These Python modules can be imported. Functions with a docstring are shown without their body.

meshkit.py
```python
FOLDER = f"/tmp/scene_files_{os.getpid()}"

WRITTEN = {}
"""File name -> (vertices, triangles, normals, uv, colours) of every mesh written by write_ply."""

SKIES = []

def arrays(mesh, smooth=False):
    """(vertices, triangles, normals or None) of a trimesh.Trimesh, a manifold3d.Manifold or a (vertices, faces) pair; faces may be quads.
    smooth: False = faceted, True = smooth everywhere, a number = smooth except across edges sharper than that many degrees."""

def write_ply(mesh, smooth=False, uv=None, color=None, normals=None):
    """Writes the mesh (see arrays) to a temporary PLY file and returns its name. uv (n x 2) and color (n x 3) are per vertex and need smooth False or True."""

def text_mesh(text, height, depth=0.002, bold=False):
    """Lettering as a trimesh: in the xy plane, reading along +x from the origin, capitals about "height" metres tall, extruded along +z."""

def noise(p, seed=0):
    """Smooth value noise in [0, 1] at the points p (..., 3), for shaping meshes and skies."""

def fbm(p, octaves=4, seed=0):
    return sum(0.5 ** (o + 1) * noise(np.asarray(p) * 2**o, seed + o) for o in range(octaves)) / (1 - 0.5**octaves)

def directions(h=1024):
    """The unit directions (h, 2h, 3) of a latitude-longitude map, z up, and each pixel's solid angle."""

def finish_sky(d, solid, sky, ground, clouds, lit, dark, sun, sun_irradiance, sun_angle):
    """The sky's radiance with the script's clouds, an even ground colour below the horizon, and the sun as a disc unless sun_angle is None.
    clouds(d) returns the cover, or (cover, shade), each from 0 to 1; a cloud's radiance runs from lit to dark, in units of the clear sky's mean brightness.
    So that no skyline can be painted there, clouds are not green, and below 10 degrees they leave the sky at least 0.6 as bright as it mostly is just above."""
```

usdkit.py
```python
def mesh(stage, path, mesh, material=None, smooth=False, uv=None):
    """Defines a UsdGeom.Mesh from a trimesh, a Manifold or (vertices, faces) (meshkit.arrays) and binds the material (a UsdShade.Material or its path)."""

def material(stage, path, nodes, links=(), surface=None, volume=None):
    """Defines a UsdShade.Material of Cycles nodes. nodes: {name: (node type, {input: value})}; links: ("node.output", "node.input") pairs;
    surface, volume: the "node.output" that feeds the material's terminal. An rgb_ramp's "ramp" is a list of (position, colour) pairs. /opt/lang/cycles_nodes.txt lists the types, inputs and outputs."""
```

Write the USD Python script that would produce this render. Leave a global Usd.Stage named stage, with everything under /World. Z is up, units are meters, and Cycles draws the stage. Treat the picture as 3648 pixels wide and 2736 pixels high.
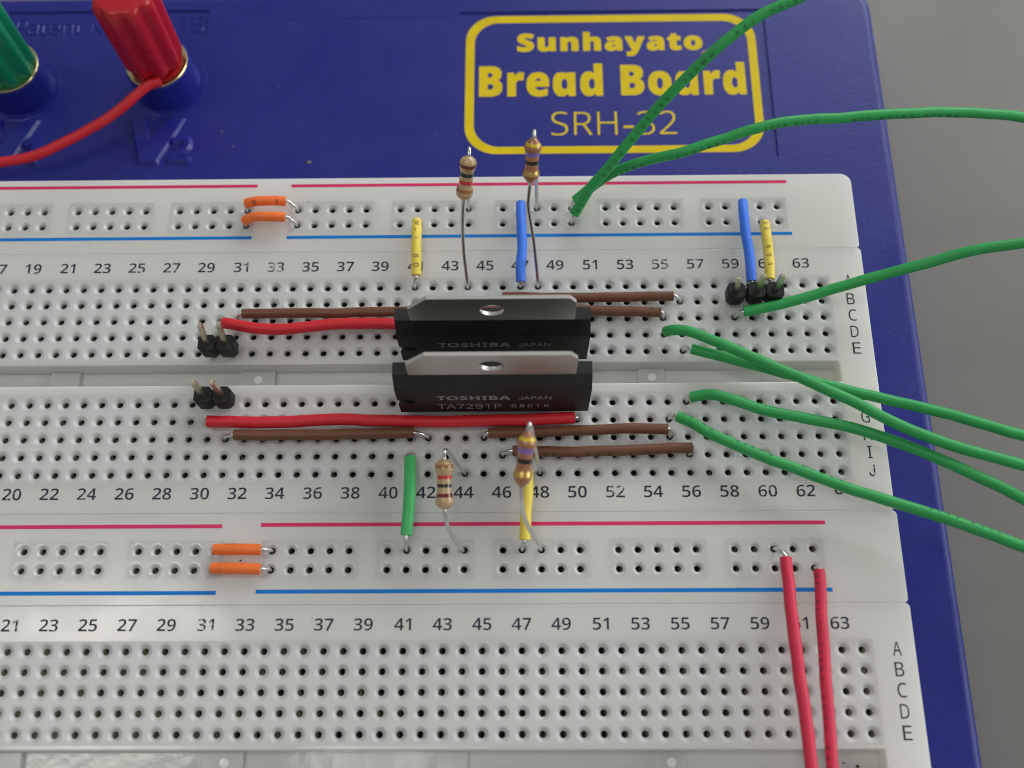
import glob, math
import numpy as np
import trimesh
import usdkit
from PIL import Image, ImageDraw, ImageFont
from pxr import Gf, Sdf, Usd, UsdGeom, UsdLux, UsdShade
from shapely import affinity, box as sbox, union_all
from shapely.geometry import LineString, Polygon
from shapely.ops import unary_union

# room light: ambient strength, window, side window, ceiling lamp and tube radiance
AMBIENT, WINDOW, SIDE, LAMP, TUBE, EXPOSURE = 0.165, 3.1, 2.5, 6.0, 7.0, 0.58

stage = Usd.Stage.CreateInMemory()
UsdGeom.SetStageUpAxis(stage, UsdGeom.Tokens.z)
UsdGeom.SetStageMetersPerUnit(stage, 1.0)
UsdGeom.Xform.Define(stage, '/World')
UsdGeom.Scope.Define(stage, '/World/Looks')

# Working units below are millimetres; z = 0 is the printed face of the breadboard. DESK is the table top.
DESK = -22.0
MM = 0.001


def world(v):
    v = np.asarray(v, float)
    return (v - [0, 0, DESK]) * MM


# ------------------------------------------------------------------ camera
cam = UsdGeom.Camera.Define(stage, '/World/camera')
cam.CreateFocalLengthAttr(6.0)
cam.CreateHorizontalApertureAttr(6.0 * 3648 / 3816.73)
cam.CreateVerticalApertureAttr(6.0 * 2736 / 3816.73)
cam.CreateFStopAttr(2.7)
cam.CreateFocusDistanceAttr(0.148)
cam.CreateClippingRangeAttr(Gf.Vec2f(0.005, 100.0))
cam.CreateExposureAttr(EXPOSURE)
Rr = np.array([[0.9998904410847621, -0.001168099401574516, -0.01475606218161349],
               [-0.006350181453528935, -0.9343370540405888, -0.3563340352004855],
               [-0.013370902094730174, 0.35638869930251943, -0.9342421067296375]])
M4 = np.eye(4)
M4[0, :3], M4[1, :3], M4[2, :3] = Rr[0], -Rr[1], -Rr[2]
M4[3, :3] = world([8.38564857, -68.2966259, 139.28077172])
UsdGeom.Xformable(cam).AddTransformOp().Set(Gf.Matrix4d(M4.tolist()))

# ------------------------------------------------------------------ light: a room with a window and a ceiling lamp
dome = UsdLux.DomeLight.Define(stage, '/World/room_light')
usdkit.material(stage, '/World/Looks/room_light_look',
                {'b': ('background_shader', {'color': (0.985, 0.995, 1.0), 'strength': AMBIENT})}, surface='b.background')
UsdShade.MaterialBindingAPI.Apply(dome.GetPrim()).Bind(UsdShade.Material.Get(stage, '/World/Looks/room_light_look'))


def rect_light(name, pos, aim, w, h, intensity, color):
    l = UsdLux.RectLight.Define(stage, '/World/' + name)
    l.CreateWidthAttr(w)
    l.CreateHeightAttr(h)
    l.CreateIntensityAttr(intensity)
    l.CreateColorAttr(Gf.Vec3f(*color))
    pos, aim = np.array(pos, float), np.array(aim, float)
    z = pos - aim
    z /= np.linalg.norm(z)
    up = np.array([0, 0, 1.0]) if abs(z[2]) < 0.95 else np.array([0, 1.0, 0])
    x = np.cross(up, z)
    x /= np.linalg.norm(x)
    y = np.cross(z, x)
    m = np.eye(4)
    m[0, :3], m[1, :3], m[2, :3], m[3, :3] = x, y, z, pos
    UsdGeom.Xformable(l).AddTransformOp().Set(Gf.Matrix4d(m.tolist()))


rect_light('window_light', (0.5, 0.85, 0.55), (0, 0, 0), 0.8, 0.6, WINDOW, (0.985, 1.0, 1.0))
rect_light('side_window_light', (0.95, 0.1, 0.34), (0, 0, 0), 0.8, 0.5, SIDE, (0.985, 1.0, 1.0))
rect_light('ceiling_lamp', (-0.61, 0.09, 1.45), (-0.61, 0.09, 0), 0.32, 0.22, LAMP, (1.0, 0.96, 0.88))
for k_ in (-0.06, 0.06):
    rect_light('ceiling_tube' + ('' if k_ < 0 else '_001'), (-0.22 + k_, -0.45, 1.6), (-0.22 + k_, -0.45, 0), 0.035, 1.2, TUBE, (1.0, 0.98, 0.94))

# ------------------------------------------------------------------ materials


def mat(name, color, rough=0.4, metallic=0.0, bump=None, vary=None, spec=0.5, sss=0.0, coat=0.0, rvary=None, ior=1.5):
    """Plain principled look. bump = (scale, distance in mm), vary = (scale, amount), rvary = (scale, low, high) of roughness; all from object-space noise."""
    n = {'p': ('principled_bsdf', {'base_color': color, 'roughness': rough, 'metallic': metallic, 'specular_ior_level': spec, 'coat_weight': coat, 'ior': ior})}
    if sss:
        n['p'][1].update({'subsurface_weight': sss, 'subsurface_radius': (1.0, 0.9, 0.75), 'subsurface_scale': 0.0012})
    links = []
    if bump or vary or rvary:
        n['g'] = ('geometry', {})
    if bump:
        n['nb'] = ('noise_texture', {'scale': bump[0], 'detail': 3.0})
        n['bu'] = ('bump', {'strength': 1.0, 'distance': bump[1] * MM})
        links += [('g.position', 'nb.vector'), ('nb.fac', 'bu.height'), ('bu.normal', 'p.normal')]
    if vary:
        n['nv'] = ('noise_texture', {'scale': vary[0], 'detail': 5.0, 'roughness': 0.6})
        k = vary[1]
        c = np.array(color)
        n['rv'] = ('rgb_ramp', {'ramp': [(0.3, tuple(c * (1 - k))), (0.7, tuple(np.minimum(c * (1 + k), 1)))]})
        links += [('g.position', 'nv.vector'), ('nv.fac', 'rv.fac'), ('rv.color', 'p.base_color')]
    if rvary:
        n['nr'] = ('noise_texture', {'scale': rvary[0], 'detail': 4.0})
        n['rr'] = ('map_range', {'from_min': 0.3, 'from_max': 0.7, 'to_min': rvary[1], 'to_max': rvary[2], 'clamp': True})
        links += [('g.position', 'nr.vector'), ('nr.fac', 'rr.value'), ('rr.result', 'p.roughness')]
    return usdkit.material(stage, '/World/Looks/' + name, n, links, surface='p.BSDF')


L = {}
L['desk'] = mat('desk_grey', (0.185, 0.178, 0.165), 0.5, bump=(2600, 0.02), vary=(14, 0.05))
L['blue'] = mat('blue_plastic', (0.011, 0.017, 0.205), 0.40, spec=0.42, bump=(1800, 0.03), vary=(900, 0.10), rvary=(90, 0.36, 0.5))
L['blue_smooth'] = mat('blue_plastic_smooth', (0.012, 0.018, 0.22), 0.25)
L['white'] = mat('white_plastic', (0.71, 0.70, 0.655), 0.17, bump=(210, 0.032), vary=(25, 0.025), sss=0.4, rvary=(160, 0.11, 0.21))
L['field'] = mat('white_plastic_matt', (0.70, 0.695, 0.665), 0.34, bump=(1500, 0.010), vary=(25, 0.025), sss=0.4, spec=0.4)
L['tape'] = mat('groove_backing', (0.66, 0.67, 0.64), 0.12, bump=(260, 0.06))
L['contact'] = mat('contact_metal', (0.12, 0.115, 0.10), 0.5, metallic=0.55)
L['spring'] = mat('spring_metal', (0.62, 0.58, 0.48), 0.35, metallic=0.9)
L['ink'] = usdkit.material(stage, '/World/Looks/dark_blue_ink', {
    'g': ('geometry', {}), 'n': ('noise_texture', {'scale': 2100.0, 'detail': 3.0}), 'n2': ('noise_texture', {'scale': 130.0, 'detail': 1.0}),
    'm': ('math', {'math_type': 'multiply'}), 'r': ('rgb_ramp', {'ramp': [(0.0, (0.010, 0.012, 0.028)), (0.355, (0.012, 0.016, 0.04)), (0.42, (0.35, 0.35, 0.36)), (0.52, (0.6, 0.6, 0.57))]}),
    'p': ('principled_bsdf', {'roughness': 0.5})},
    [('g.position', 'n.vector'), ('g.position', 'n2.vector'), ('n.fac', 'm.value1'), ('n2.fac', 'm.value2'), ('m.value', 'r.fac'), ('r.color', 'p.base_color')], surface='p.BSDF')
L['pink'] = mat('pink_ink', (0.68, 0.035, 0.13), 0.5, spec=0.2)
L['cyan'] = mat('blue_ink', (0.004, 0.19, 0.62), 0.5, spec=0.2)
L['yellow_ink'] = mat('yellow_ink', (0.72, 0.53, 0.006), 0.5, spec=0.2, vary=(400, 0.06))
L['orange_ink'] = mat('orange_ink', (0.5, 0.25, 0.03), 0.5)
for nm, c in dict(green=(0.031, 0.355, 0.088), red=(0.62, 0.02, 0.032), rose=(0.61, 0.03, 0.075), brown=(0.155, 0.062, 0.033), orange=(0.90, 0.185, 0.038), yellow=(0.86, 0.68, 0.10),
                  skyblue=(0.055, 0.205, 0.88), grass=(0.07, 0.52, 0.16)).items():
    L[nm] = mat('insulation_' + nm, c, 0.42, bump=(700, 0.04), vary=(300, 0.07), spec=0.35)
L['tin'] = mat('tinned_wire', (0.72, 0.72, 0.70), 0.24, metallic=1.0, bump=(2500, 0.012))
L['wire_print'] = mat('wire_print', (0.03, 0.11, 0.045), 0.6)
L['print_faint'] = mat('wire_print_brown', (0.20, 0.12, 0.03), 0.6)
L['print_blue'] = mat('wire_print_violet', (0.16, 0.03, 0.07), 0.6)
L['print_black'] = mat('wire_print_black', (0.02, 0.012, 0.01), 0.6)
L['epoxy'] = mat('black_epoxy', (0.014, 0.0145, 0.014), 0.50, bump=(4000, 0.02), vary=(500, 0.3), spec=0.4)
L['laser'] = mat('grey_marking', (0.30, 0.29, 0.295), 0.6, vary=(2500, 0.3))
L['tab'] = mat('heat_tab_metal', (0.80, 0.78, 0.74), 0.3, metallic=1.0, bump=(1500, 0.015))
L['tab_edge'] = mat('heat_tab_cut_edge', (0.75, 0.73, 0.68), 0.35, metallic=1.0, bump=(3000, 0.03))
L['header'] = mat('black_header_plastic', (0.007, 0.008, 0.008), 0.48, bump=(2500, 0.06), vary=(600, 0.35), spec=0.3)
L['gold_pin'] = mat('pin_metal', (0.74, 0.67, 0.48), 0.3, metallic=1.0, bump=(3000, 0.02))
L['brass'] = mat('brass_ring', (0.78, 0.66, 0.36), 0.25, metallic=1.0)
L['red_knob'] = mat('red_knob_plastic', (0.46, 0.008, 0.018), 0.33, bump=(600, 0.06), rvary=(700, 0.26, 0.45))
L['green_knob'] = mat('green_knob_plastic', (0.005, 0.25, 0.11), 0.33, bump=(600, 0.05))
L['dark'] = mat('dark_bore', (0.02, 0.018, 0.015), 0.6)
L['tan'] = mat('resistor_tan', (0.50, 0.35, 0.175), 0.12, vary=(900, 0.1), coat=0.6)
L['rust'] = mat('resistor_brown', (0.38, 0.165, 0.075), 0.12, vary=(900, 0.1), coat=0.6)
for nm, c in dict(b_maroon=(0.17, 0.012, 0.012), b_black=(0.012, 0.011, 0.010), b_red=(0.60, 0.018, 0.02), b_bronze=(0.34, 0.15, 0.045), b_yellow=(0.66, 0.47, 0.015), b_violet=(0.23, 0.15, 0.46)).items():
    L[nm] = mat('band_' + nm[2:], c, 0.14, coat=0.6)
L['b_gold'] = mat('band_gold', (0.68, 0.46, 0.13), 0.28, metallic=0.8)
L['fleck'] = mat('dark_fleck', (0.03, 0.025, 0.02), 0.7)
L['pale_fleck'] = mat('pale_fleck', (0.6, 0.6, 0.58), 0.6)
L['pip'] = mat('glossy_white_pip', (0.86, 0.86, 0.85), 0.15)
L['speck'] = mat('dust_speck', (0.20, 0.17, 0.12), 0.8)

# ------------------------------------------------------------------ scene helpers
used = {}


def numbered(parent, name):
    k = (parent, name)
    used[k] = used.get(k, -1) + 1
    return f'{parent}/{name}' + (f'_{used[k]:03d}' if used[k] else '')


def tag(prim, label=None, cat=None, group=None, kind=None):
    for k, v in (('label', label), ('category', cat), ('group', group), ('kind', kind)):
        if v:
            prim.SetCustomDataByKey(k, v)
    return prim


def thing(name, label, cat, group=None, base=(0, 0, 0)):
    path = numbered('/World', name)
    x = UsdGeom.Xform.Define(stage, path)
    x.AddTranslateOp().Set(Gf.Vec3d(*world(base).tolist()))
    tag(x.GetPrim(), label, cat, group)
    return (path, np.asarray(base, float))


def part(parent, name, mesh, look, smooth=30, label=None, kind=None):
    """A mesh under a thing (path, base) or under a part of it. Coordinates in working millimetres."""
    path, base = parent
    p = numbered(path, name)
    if isinstance(mesh, trimesh.Trimesh):
        v, f = np.array(mesh.vertices), np.array(mesh.faces)
    else:
        v, f = np.asarray(mesh[0], float), np.asarray(mesh[1], int)
    v = (v - base) * MM
    m = usdkit.mesh(stage, p, trimesh.Trimesh(v, f, process=False), L[look], smooth=smooth)
    tag(m.GetPrim(), label, kind=kind)
    return (p, base)


def cat_mesh(items):
    vs, fs, n = [], [], 0
    for it in items:
        if isinstance(it, trimesh.Trimesh):
            v, f = np.array(it.vertices), np.array(it.faces)
        else:
            v, f = np.asarray(it[0], float), np.asarray(it[1], int)
        vs.append(v)
        fs.append(f + n)
        n += len(v)
    return trimesh.Trimesh(np.vstack(vs), np.vstack(fs), process=False)


def tri(quads):
    q = np.asarray(quads)
    return np.vstack([q[:, [0, 1, 2]], q[:, [0, 2, 3]]])


def prism(poly, z0, z1, bevel=0.0):
    m = trimesh.creation.extrude_polygon(poly, z1 - z0, engine='earcut')
    m.apply_translation([0, 0, z0])
    return m


def flat(poly, z):
    """Upward-facing sheet of a shapely polygon."""
    out = []
    for g in getattr(poly, 'geoms', [poly]):
        v, f = trimesh.creation.triangulate_polygon(g, engine='earcut')
        v, f = np.asarray(v), np.asarray(f)
        a, b, c = v[f[:, 0]], v[f[:, 1]], v[f[:, 2]]
        flip = np.cross(b - a, c - a) < 0
        f[flip] = f[flip][:, ::-1]
        out.append((np.c_[v, np.full(len(v), z)], f))
    return cat_mesh(out)


def rounded(x0, y0, x1, y1, r, n=8):
    """Corner-rounded rectangle as points, anticlockwise; r a number or one for each corner (x1y0, x1y1, x0y1, x0y0)."""
    r = [r] * 4 if np.ndim(r) == 0 else list(r)
    pts = []
    for (cx, cy, a0), q in zip(((x1, y0, -90), (x1, y1, 0), (x0, y1, 90), (x0, y0, 180)), r):
        sx, sy = (-1 if cx == x1 else 1), (-1 if cy == y0 else 1)
        sy = 1 if cy == y0 else -1
        for k in range(n + 1):
            a = math.radians(a0 + 90 * k / n)
            pts.append((cx + sx * q + q * math.cos(a), cy + sy * q + q * math.sin(a)))
    return np.array(pts)


def loft(rings, close=True):
    """Quads between successive closed rings of equal count, outward for anticlockwise rings going down."""
    n = len(rings[0])
    v = np.vstack(rings)
    f = []
    i = np.arange(n)
    j = (i + 1) % n
    for k in range(len(rings) - 1):
        a, b = k * n, (k + 1) * n
        f.append(np.c_[a + i, b + i, b + j, a + j])
    return v, tri(np.vstack(f))


def slab_edge(rect, r, bevel, ztop, zbot, steps=4):
    """Rounded edge and side wall of a slab; returns the outline of its flat top and the mesh."""
    x0, y0, x1, y1 = rect
    rr = [r] * 4 if np.ndim(r) == 0 else r
    rings = []
    for k in range(steps + 1):
        a = math.pi / 2 * k / steps
        ins = bevel * (1 - math.sin(a))
        p = rounded(x0 + ins, y0 + ins, x1 - ins, y1 - ins, [max(q - ins, 0.02) for q in rr])
        rings.append(np.c_[p, np.full(len(p), ztop - bevel * (1 - math.cos(a)))])
    bot = rings[-1].copy()
    bot[:, 2] = zbot
    rings.append(bot)
    return Polygon(rings[0][:, :2]), loft(rings)


# ---- tubes
def spline(pts, step=0.35):
    p = np.asarray(pts, float)
    p = np.vstack([2 * p[0] - p[1], p, 2 * p[-1] - p[-2]])
    out = []
    for i in range(1, len(p) - 2):
        p0, p1, p2, p3 = p[i - 1:i + 3]
        d = [max(np.linalg.norm(b - a), 1e-6) ** 0.5 for a, b in ((p0, p1), (p1, p2), (p2, p3))]
        t0, t1, t2, t3 = 0, d[0], d[0] + d[1], sum(d)
        n = max(2, int(np.linalg.norm(p2 - p1) / step))
        t = np.linspace(t1, t2, n, endpoint=False)[:, None]
        a1 = (t1 - t) / (t1 - t0) * p0 + (t - t0) / (t1 - t0) * p1
        a2 = (t2 - t) / (t2 - t1) * p1 + (t - t1) / (t2 - t1) * p2
        a3 = (t3 - t) / (t3 - t2) * p2 + (t - t2) / (t3 - t2) * p3
        b1 = (t2 - t) / (t2 - t0) * a1 + (t - t0) / (t2 - t0) * a2
        b2 = (t3 - t) / (t3 - t1) * a2 + (t - t1) / (t3 - t1) * a3
        out.append((t2 - t) / (t2 - t1) * b1 + (t - t1) / (t2 - t1) * b2)
    return np.vstack(out + [p[-2:-1]])


def frames(path):
    t = np.gradient(path, axis=0)
    t /= np.linalg.norm(t, axis=1, keepdims=True)
    ref = np.array([0, 0, 1.0])
    n = np.zeros_like(t)
    prev = ref - t[0] * (ref @ t[0])
    if np.linalg.norm(prev) < 0.2:
        prev = np.array([0, 1.0, 0]) - t[0] * t[0][1]
    for i in range(len(t)):
        prev = prev - t[i] * (prev @ t[i])
        prev /= np.linalg.norm(prev)
        n[i] = prev
    return t, n, np.cross(n, t)


def tube(path, r, sides=16, caps=True, round_end=0.0, wobble=0.0, seed=0):
    path = np.asarray(path, float)
    t, n, b = frames(path)
    m = len(path)
    rad = np.full(m, r) if np.ndim(r) == 0 else np.asarray(r, float)
    if wobble:
        rng = np.random.default_rng(seed)
        s = np.cumsum(np.r_[0, np.linalg.norm(np.diff(path, axis=0), axis=1)])
        rad = rad * (1 + wobble * (np.sin(s * 1.1 + rng.uniform(0, 6)) + np.sin(s * 2.7 + rng.uniform(0, 6))) / 2)
    pos = [path[0]] + list(path) + [path[-1]] if round_end else list(path)
    if round_end:
        pos[0] = path[0]
        idx = np.r_[0, np.arange(m), m - 1]
        rad = np.r_[rad[0] - round_end, rad, rad[-1] - round_end]
        pos = path[idx].copy()
        pos[0] -= t[0] * round_end * 0.6
        pos[-1] += t[-1] * round_end * 0.6
        t, n, b = t[idx], n[idx], b[idx]
    a = np.linspace(0, 2 * np.pi, sides, endpoint=False)
    rings = [pos[i] + rad[i] * (np.cos(a)[:, None] * n[i] + np.sin(a)[:, None] * b[i]) for i in range(len(pos))]
    v, f = loft(rings)
    f = f[:, ::-1] if np.dot(np.cross(n[0], b[0]), t[0]) > 0 else f
    if caps:
        k, q = len(v), len(rings)
        i = np.arange(sides)
        j = (i + 1) % sides
        v = np.vstack([v, pos[0], pos[-1]])
        c0 = np.c_[np.full(sides, k), i, j]
        c1 = np.c_[np.full(sides, k + 1), (q - 1) * sides + j, (q - 1) * sides + i]
        f = np.vstack([f, c0, c1])
    mesh = trimesh.Trimesh(v, f, process=False)
    if mesh.volume < 0:
        mesh.invert()
    return mesh


def lathe(profile, origin, axis, sides=32):
    """Surface of revolution: profile (distance along axis, radius)."""
    axis = np.asarray(axis, float)
    axis /= np.linalg.norm(axis)
    ref = np.array([0, 0, 1.0]) if abs(axis[2]) < 0.9 else np.array([1.0, 0, 0])
    u = np.cross(ref, axis)
    u /= np.linalg.norm(u)
    w = np.cross(axis, u)
    a = np.linspace(0, 2 * np.pi, sides, endpoint=False)
    rings = [np.asarray(origin) + axis * s + r * (np.cos(a)[:, None] * u + np.sin(a)[:, None] * w) for s, r in profile]
    v, f = loft(rings)
    return trimesh.Trimesh(v, f[:, ::-1], process=False)


# ---- lettering
FONT = glob.glob('/opt/blender-*/*/datafiles/fonts/NotoSansSymbols-VariableFont_wght.woff2')[0]
glyphs = {}


def glyph(ch, weight):
    """One character as a shapely shape, capitals 1 high, and its advance. The sign \u0251 is the round one-storey a."""
    if (ch, weight) not in glyphs:
        font = ImageFont.truetype(FONT, 160)
        font.set_variation_by_axes([weight])
        if ch == '-':
            t_ = 0.055 + weight / 900 * 0.16
            glyphs[ch, weight] = sbox(0.06, 0.33 - t_ / 2, 0.44, 0.33 + t_ / 2), 0.50
            return glyphs[ch, weight]
        if ch == 'J':
            t_ = 0.055 + weight / 900 * 0.16
            arc = [(0.42, 1.0 - t_ / 2), (0.42, 0.27)] + [(0.235 + 0.185 * math.cos(q), 0.27 - (0.27 - t_ / 2) * math.sin(q)) for q in np.linspace(0.2, math.pi, 10)] + [(0.05, 0.32)]
            glyphs[ch, weight] = LineString(arc).buffer(t_ / 2, cap_style='flat'), 0.56
            return glyphs[ch, weight]
        if ch == '.':
            glyphs[ch, weight] = sbox(0.10, 0.0, 0.24, 0.14), 0.36
            return glyphs[ch, weight]
        c = 'd' if ch == '\u0251' else ch
        x0, y0, x1, y1 = font.getbbox(c, anchor='ls')
        im = Image.new('L', (max(x1 - x0, 1) + 8, max(y1 - y0, 1) + 8))
        ImageDraw.Draw(im).text((4 - x0, 4 - y0), c, 255, font, anchor='ls')
        on = np.pad(np.asarray(im) > 127, ((0, 0), (1, 1))).astype(np.int8)
        rows, starts = np.nonzero(np.diff(on, axis=1) == 1)
        ends = np.nonzero(np.diff(on, axis=1) == -1)[1]
        s = 1 / (160 * 0.714)
        shape = None
        if len(rows):
            shape = union_all(sbox(starts, -rows - 1, ends, -rows)).buffer(1.0).buffer(-1.0).simplify(0.85)
            shape = affinity.affine_transform(shape, [s, 0, 0, s, (x0 - 5) * s, (4 - y0) * s])
            if ch == '\u0251':
                shape = shape.intersection(sbox(-1, -1, 3, 0.76))
        glyphs[ch, weight] = shape, font.getlength(c) * s
    return glyphs[ch, weight]


def text_shape(text, height, weight=400, width=None, track=0.0, spread=False):
    """Lettering as a shapely shape, capitals `height` high, starting at the origin. width: stretched to that length, or with spread spaced out to it."""
    if spread and width:
        natural = text_shape(text, height, weight, None, 0.0).bounds[2]
        track = (width - natural) / height / max(len(text) - 1, 1)
    x, out = 0.0, []
    for ch in text:
        g, adv = glyph(ch, weight)
        if g is not None:
            out.append(affinity.translate(g, x, 0))
        x += adv + track
    shape = union_all(out)
    shape = affinity.translate(shape, -shape.bounds[0], 0)
    sx = height if width is None or spread else width / shape.bounds[2]
    return affinity.scale(shape, sx, height, origin=(0, 0))


def ink(parent, name, shape, look, x, y, z, depth=0.02, center=True, label=None):
    b = shape.bounds
    shape = affinity.translate(shape, x - ((b[0] + b[2]) / 2 if center else 0), y)
    m = cat_mesh([trimesh.creation.extrude_polygon(g, depth, engine='earcut') for g in getattr(shape, 'geoms', [shape])])
    m.apply_translation([0, 0, z - depth * 0.3])
    return part(parent, name, m, look, smooth=False, label=label)


def wire_text(parent, path, r, s0, theta, text, height, look, weight=500, spread=None, flip=False):
    """Printing wrapped onto a wire: starts s0 mm along the path, centred at the angle theta (degrees) from its top."""
    t, n, b = frames(path)
    s = np.cumsum(np.r_[0, np.linalg.norm(np.diff(path, axis=0), axis=1)])
    shape = text_shape(text, height, weight, spread, spread=True)
    if flip:
        bb = shape.bounds
        shape = affinity.rotate(shape, 180, origin=((bb[0] + bb[2]) / 2, height / 2))
    m = flat(shape, 0)
    v, f = trimesh.remesh.subdivide_to_size(m.vertices, m.faces, 0.22, max_iter=12)
    u = np.clip(s0 + v[:, 0], 0, s[-1])
    ang = math.radians(theta) + (v[:, 1] - height / 2) / r
    pos = np.stack([np.interp(u, s, path[:, k]) for k in range(3)], 1)
    nn = np.stack([np.interp(u, s, n[:, k]) for k in range(3)], 1)
    bb = np.stack([np.interp(u, s, b[:, k]) for k in range(3)], 1)
    v = pos + (r + 0.025) * (np.cos(ang)[:, None] * nn + np.sin(ang)[:, None] * bb)
    return part(parent, 'printed_text', trimesh.Trimesh(v, f, process=False), look, smooth=True)


# ------------------------------------------------------------------ the setting
v = np.array([[-400, -330, 0], [430, -330, 0], [430, 470, 0], [-400, 470, 0]], float) + [0, 0, DESK]
desk = usdkit.mesh(stage, '/World/table_surface', (world(v), np.array([[0, 1, 2], [0, 2, 3]])), L['desk'])
tag(desk.GetPrim(), 'plain matt grey table top under the blue base', 'table', kind='structure')

# ------------------------------------------------------------------ blue base plate
ZB = -8.5
base = thing('base_plate', 'glossy dark blue plastic base plate with yellow printed frame carrying the white boards', 'base plate')
top, edge = slab_edge((-132, -104, 67.4, 60.2), 4.0, 1.5, ZB, DESK + 1.2, 6)
recess = sbox(-2.6, 26.85, 49.0, 55.95)
patent = sbox(-80.0, 51.3, -45.4, 57.0)
shallow = 0.28


def sunk(rect, depth):
    x0, y0, x1, y1 = rect.bounds
    c = lambda i, z: np.array([[x0 + i, y0 + i, z], [x1 - i, y0 + i, z], [x1 - i, y1 - i, z], [x0 + i, y1 - i, z]])
    v, f = loft([c(0, ZB), c(0.12, ZB - depth)])
    return cat_mesh([(v, f[:, ::-1]), (c(0.12, ZB - depth), np.array([[0, 1, 2], [0, 2, 3]]))])


body = cat_mesh([flat(top.difference(unary_union([recess, patent])), ZB), edge, sunk(recess, shallow), sunk(patent, shallow)])
part(base, 'base_body', body, 'blue')
feet = [(-120, -92), (55, -92), (-120, 50), (55, 50)]
for x, y in feet:
    part(base, 'rubber_foot', lathe([(0, 0.01), (0, 5), (1.15, 4.6), (1.15, 0.01)], (x, y, DESK + 0.05), (0, 0, 1), 20), 'dark')
zl = ZB - shallow
outer = Polygon(rounded(-1.42, 27.85, 47.25, 55.2, 5.2, 12))
inner = Polygon(rounded(0.06, 29.2, 45.85, 53.75, 4.2, 12))
ink(base, 'printed_frame', outer.difference(inner), 'yellow_ink', (outer.bounds[0] + outer.bounds[2]) / 2, 0, zl)
ink(base, 'printed_lettering', text_shape('Sunhayato', 3.45, 860, 30.9, 0.07).buffer(0.11), 'yellow_ink', 7.3, 47.95, zl, center=False)
ink(base, 'printed_lettering', text_shape('Bre\u0251d Bo\u0251rd', 5.85, 880, 43.9, 0.045).buffer(0.10), 'yellow_ink', 0.95, 39.0, zl, center=False)
ink(base, 'printed_lettering', text_shape('SRH-32', 4.4, 320, 20.4, 0.02), 'yellow_ink', 12.7, 31.35, zl, center=False)
ring_r = Polygon(rounded(38.0, 46.15, 39.6, 47.75, 0.79, 8)).difference(Polygon(rounded(38.16, 46.31, 39.44, 47.59, 0.63, 8)))
ink(base, 'printed_mark', unary_union([ring_r, affinity.translate(text_shape('R', 0.9, 500), 38.5, 46.5)]), 'orange_ink', 38.8, 0, zl)


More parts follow.
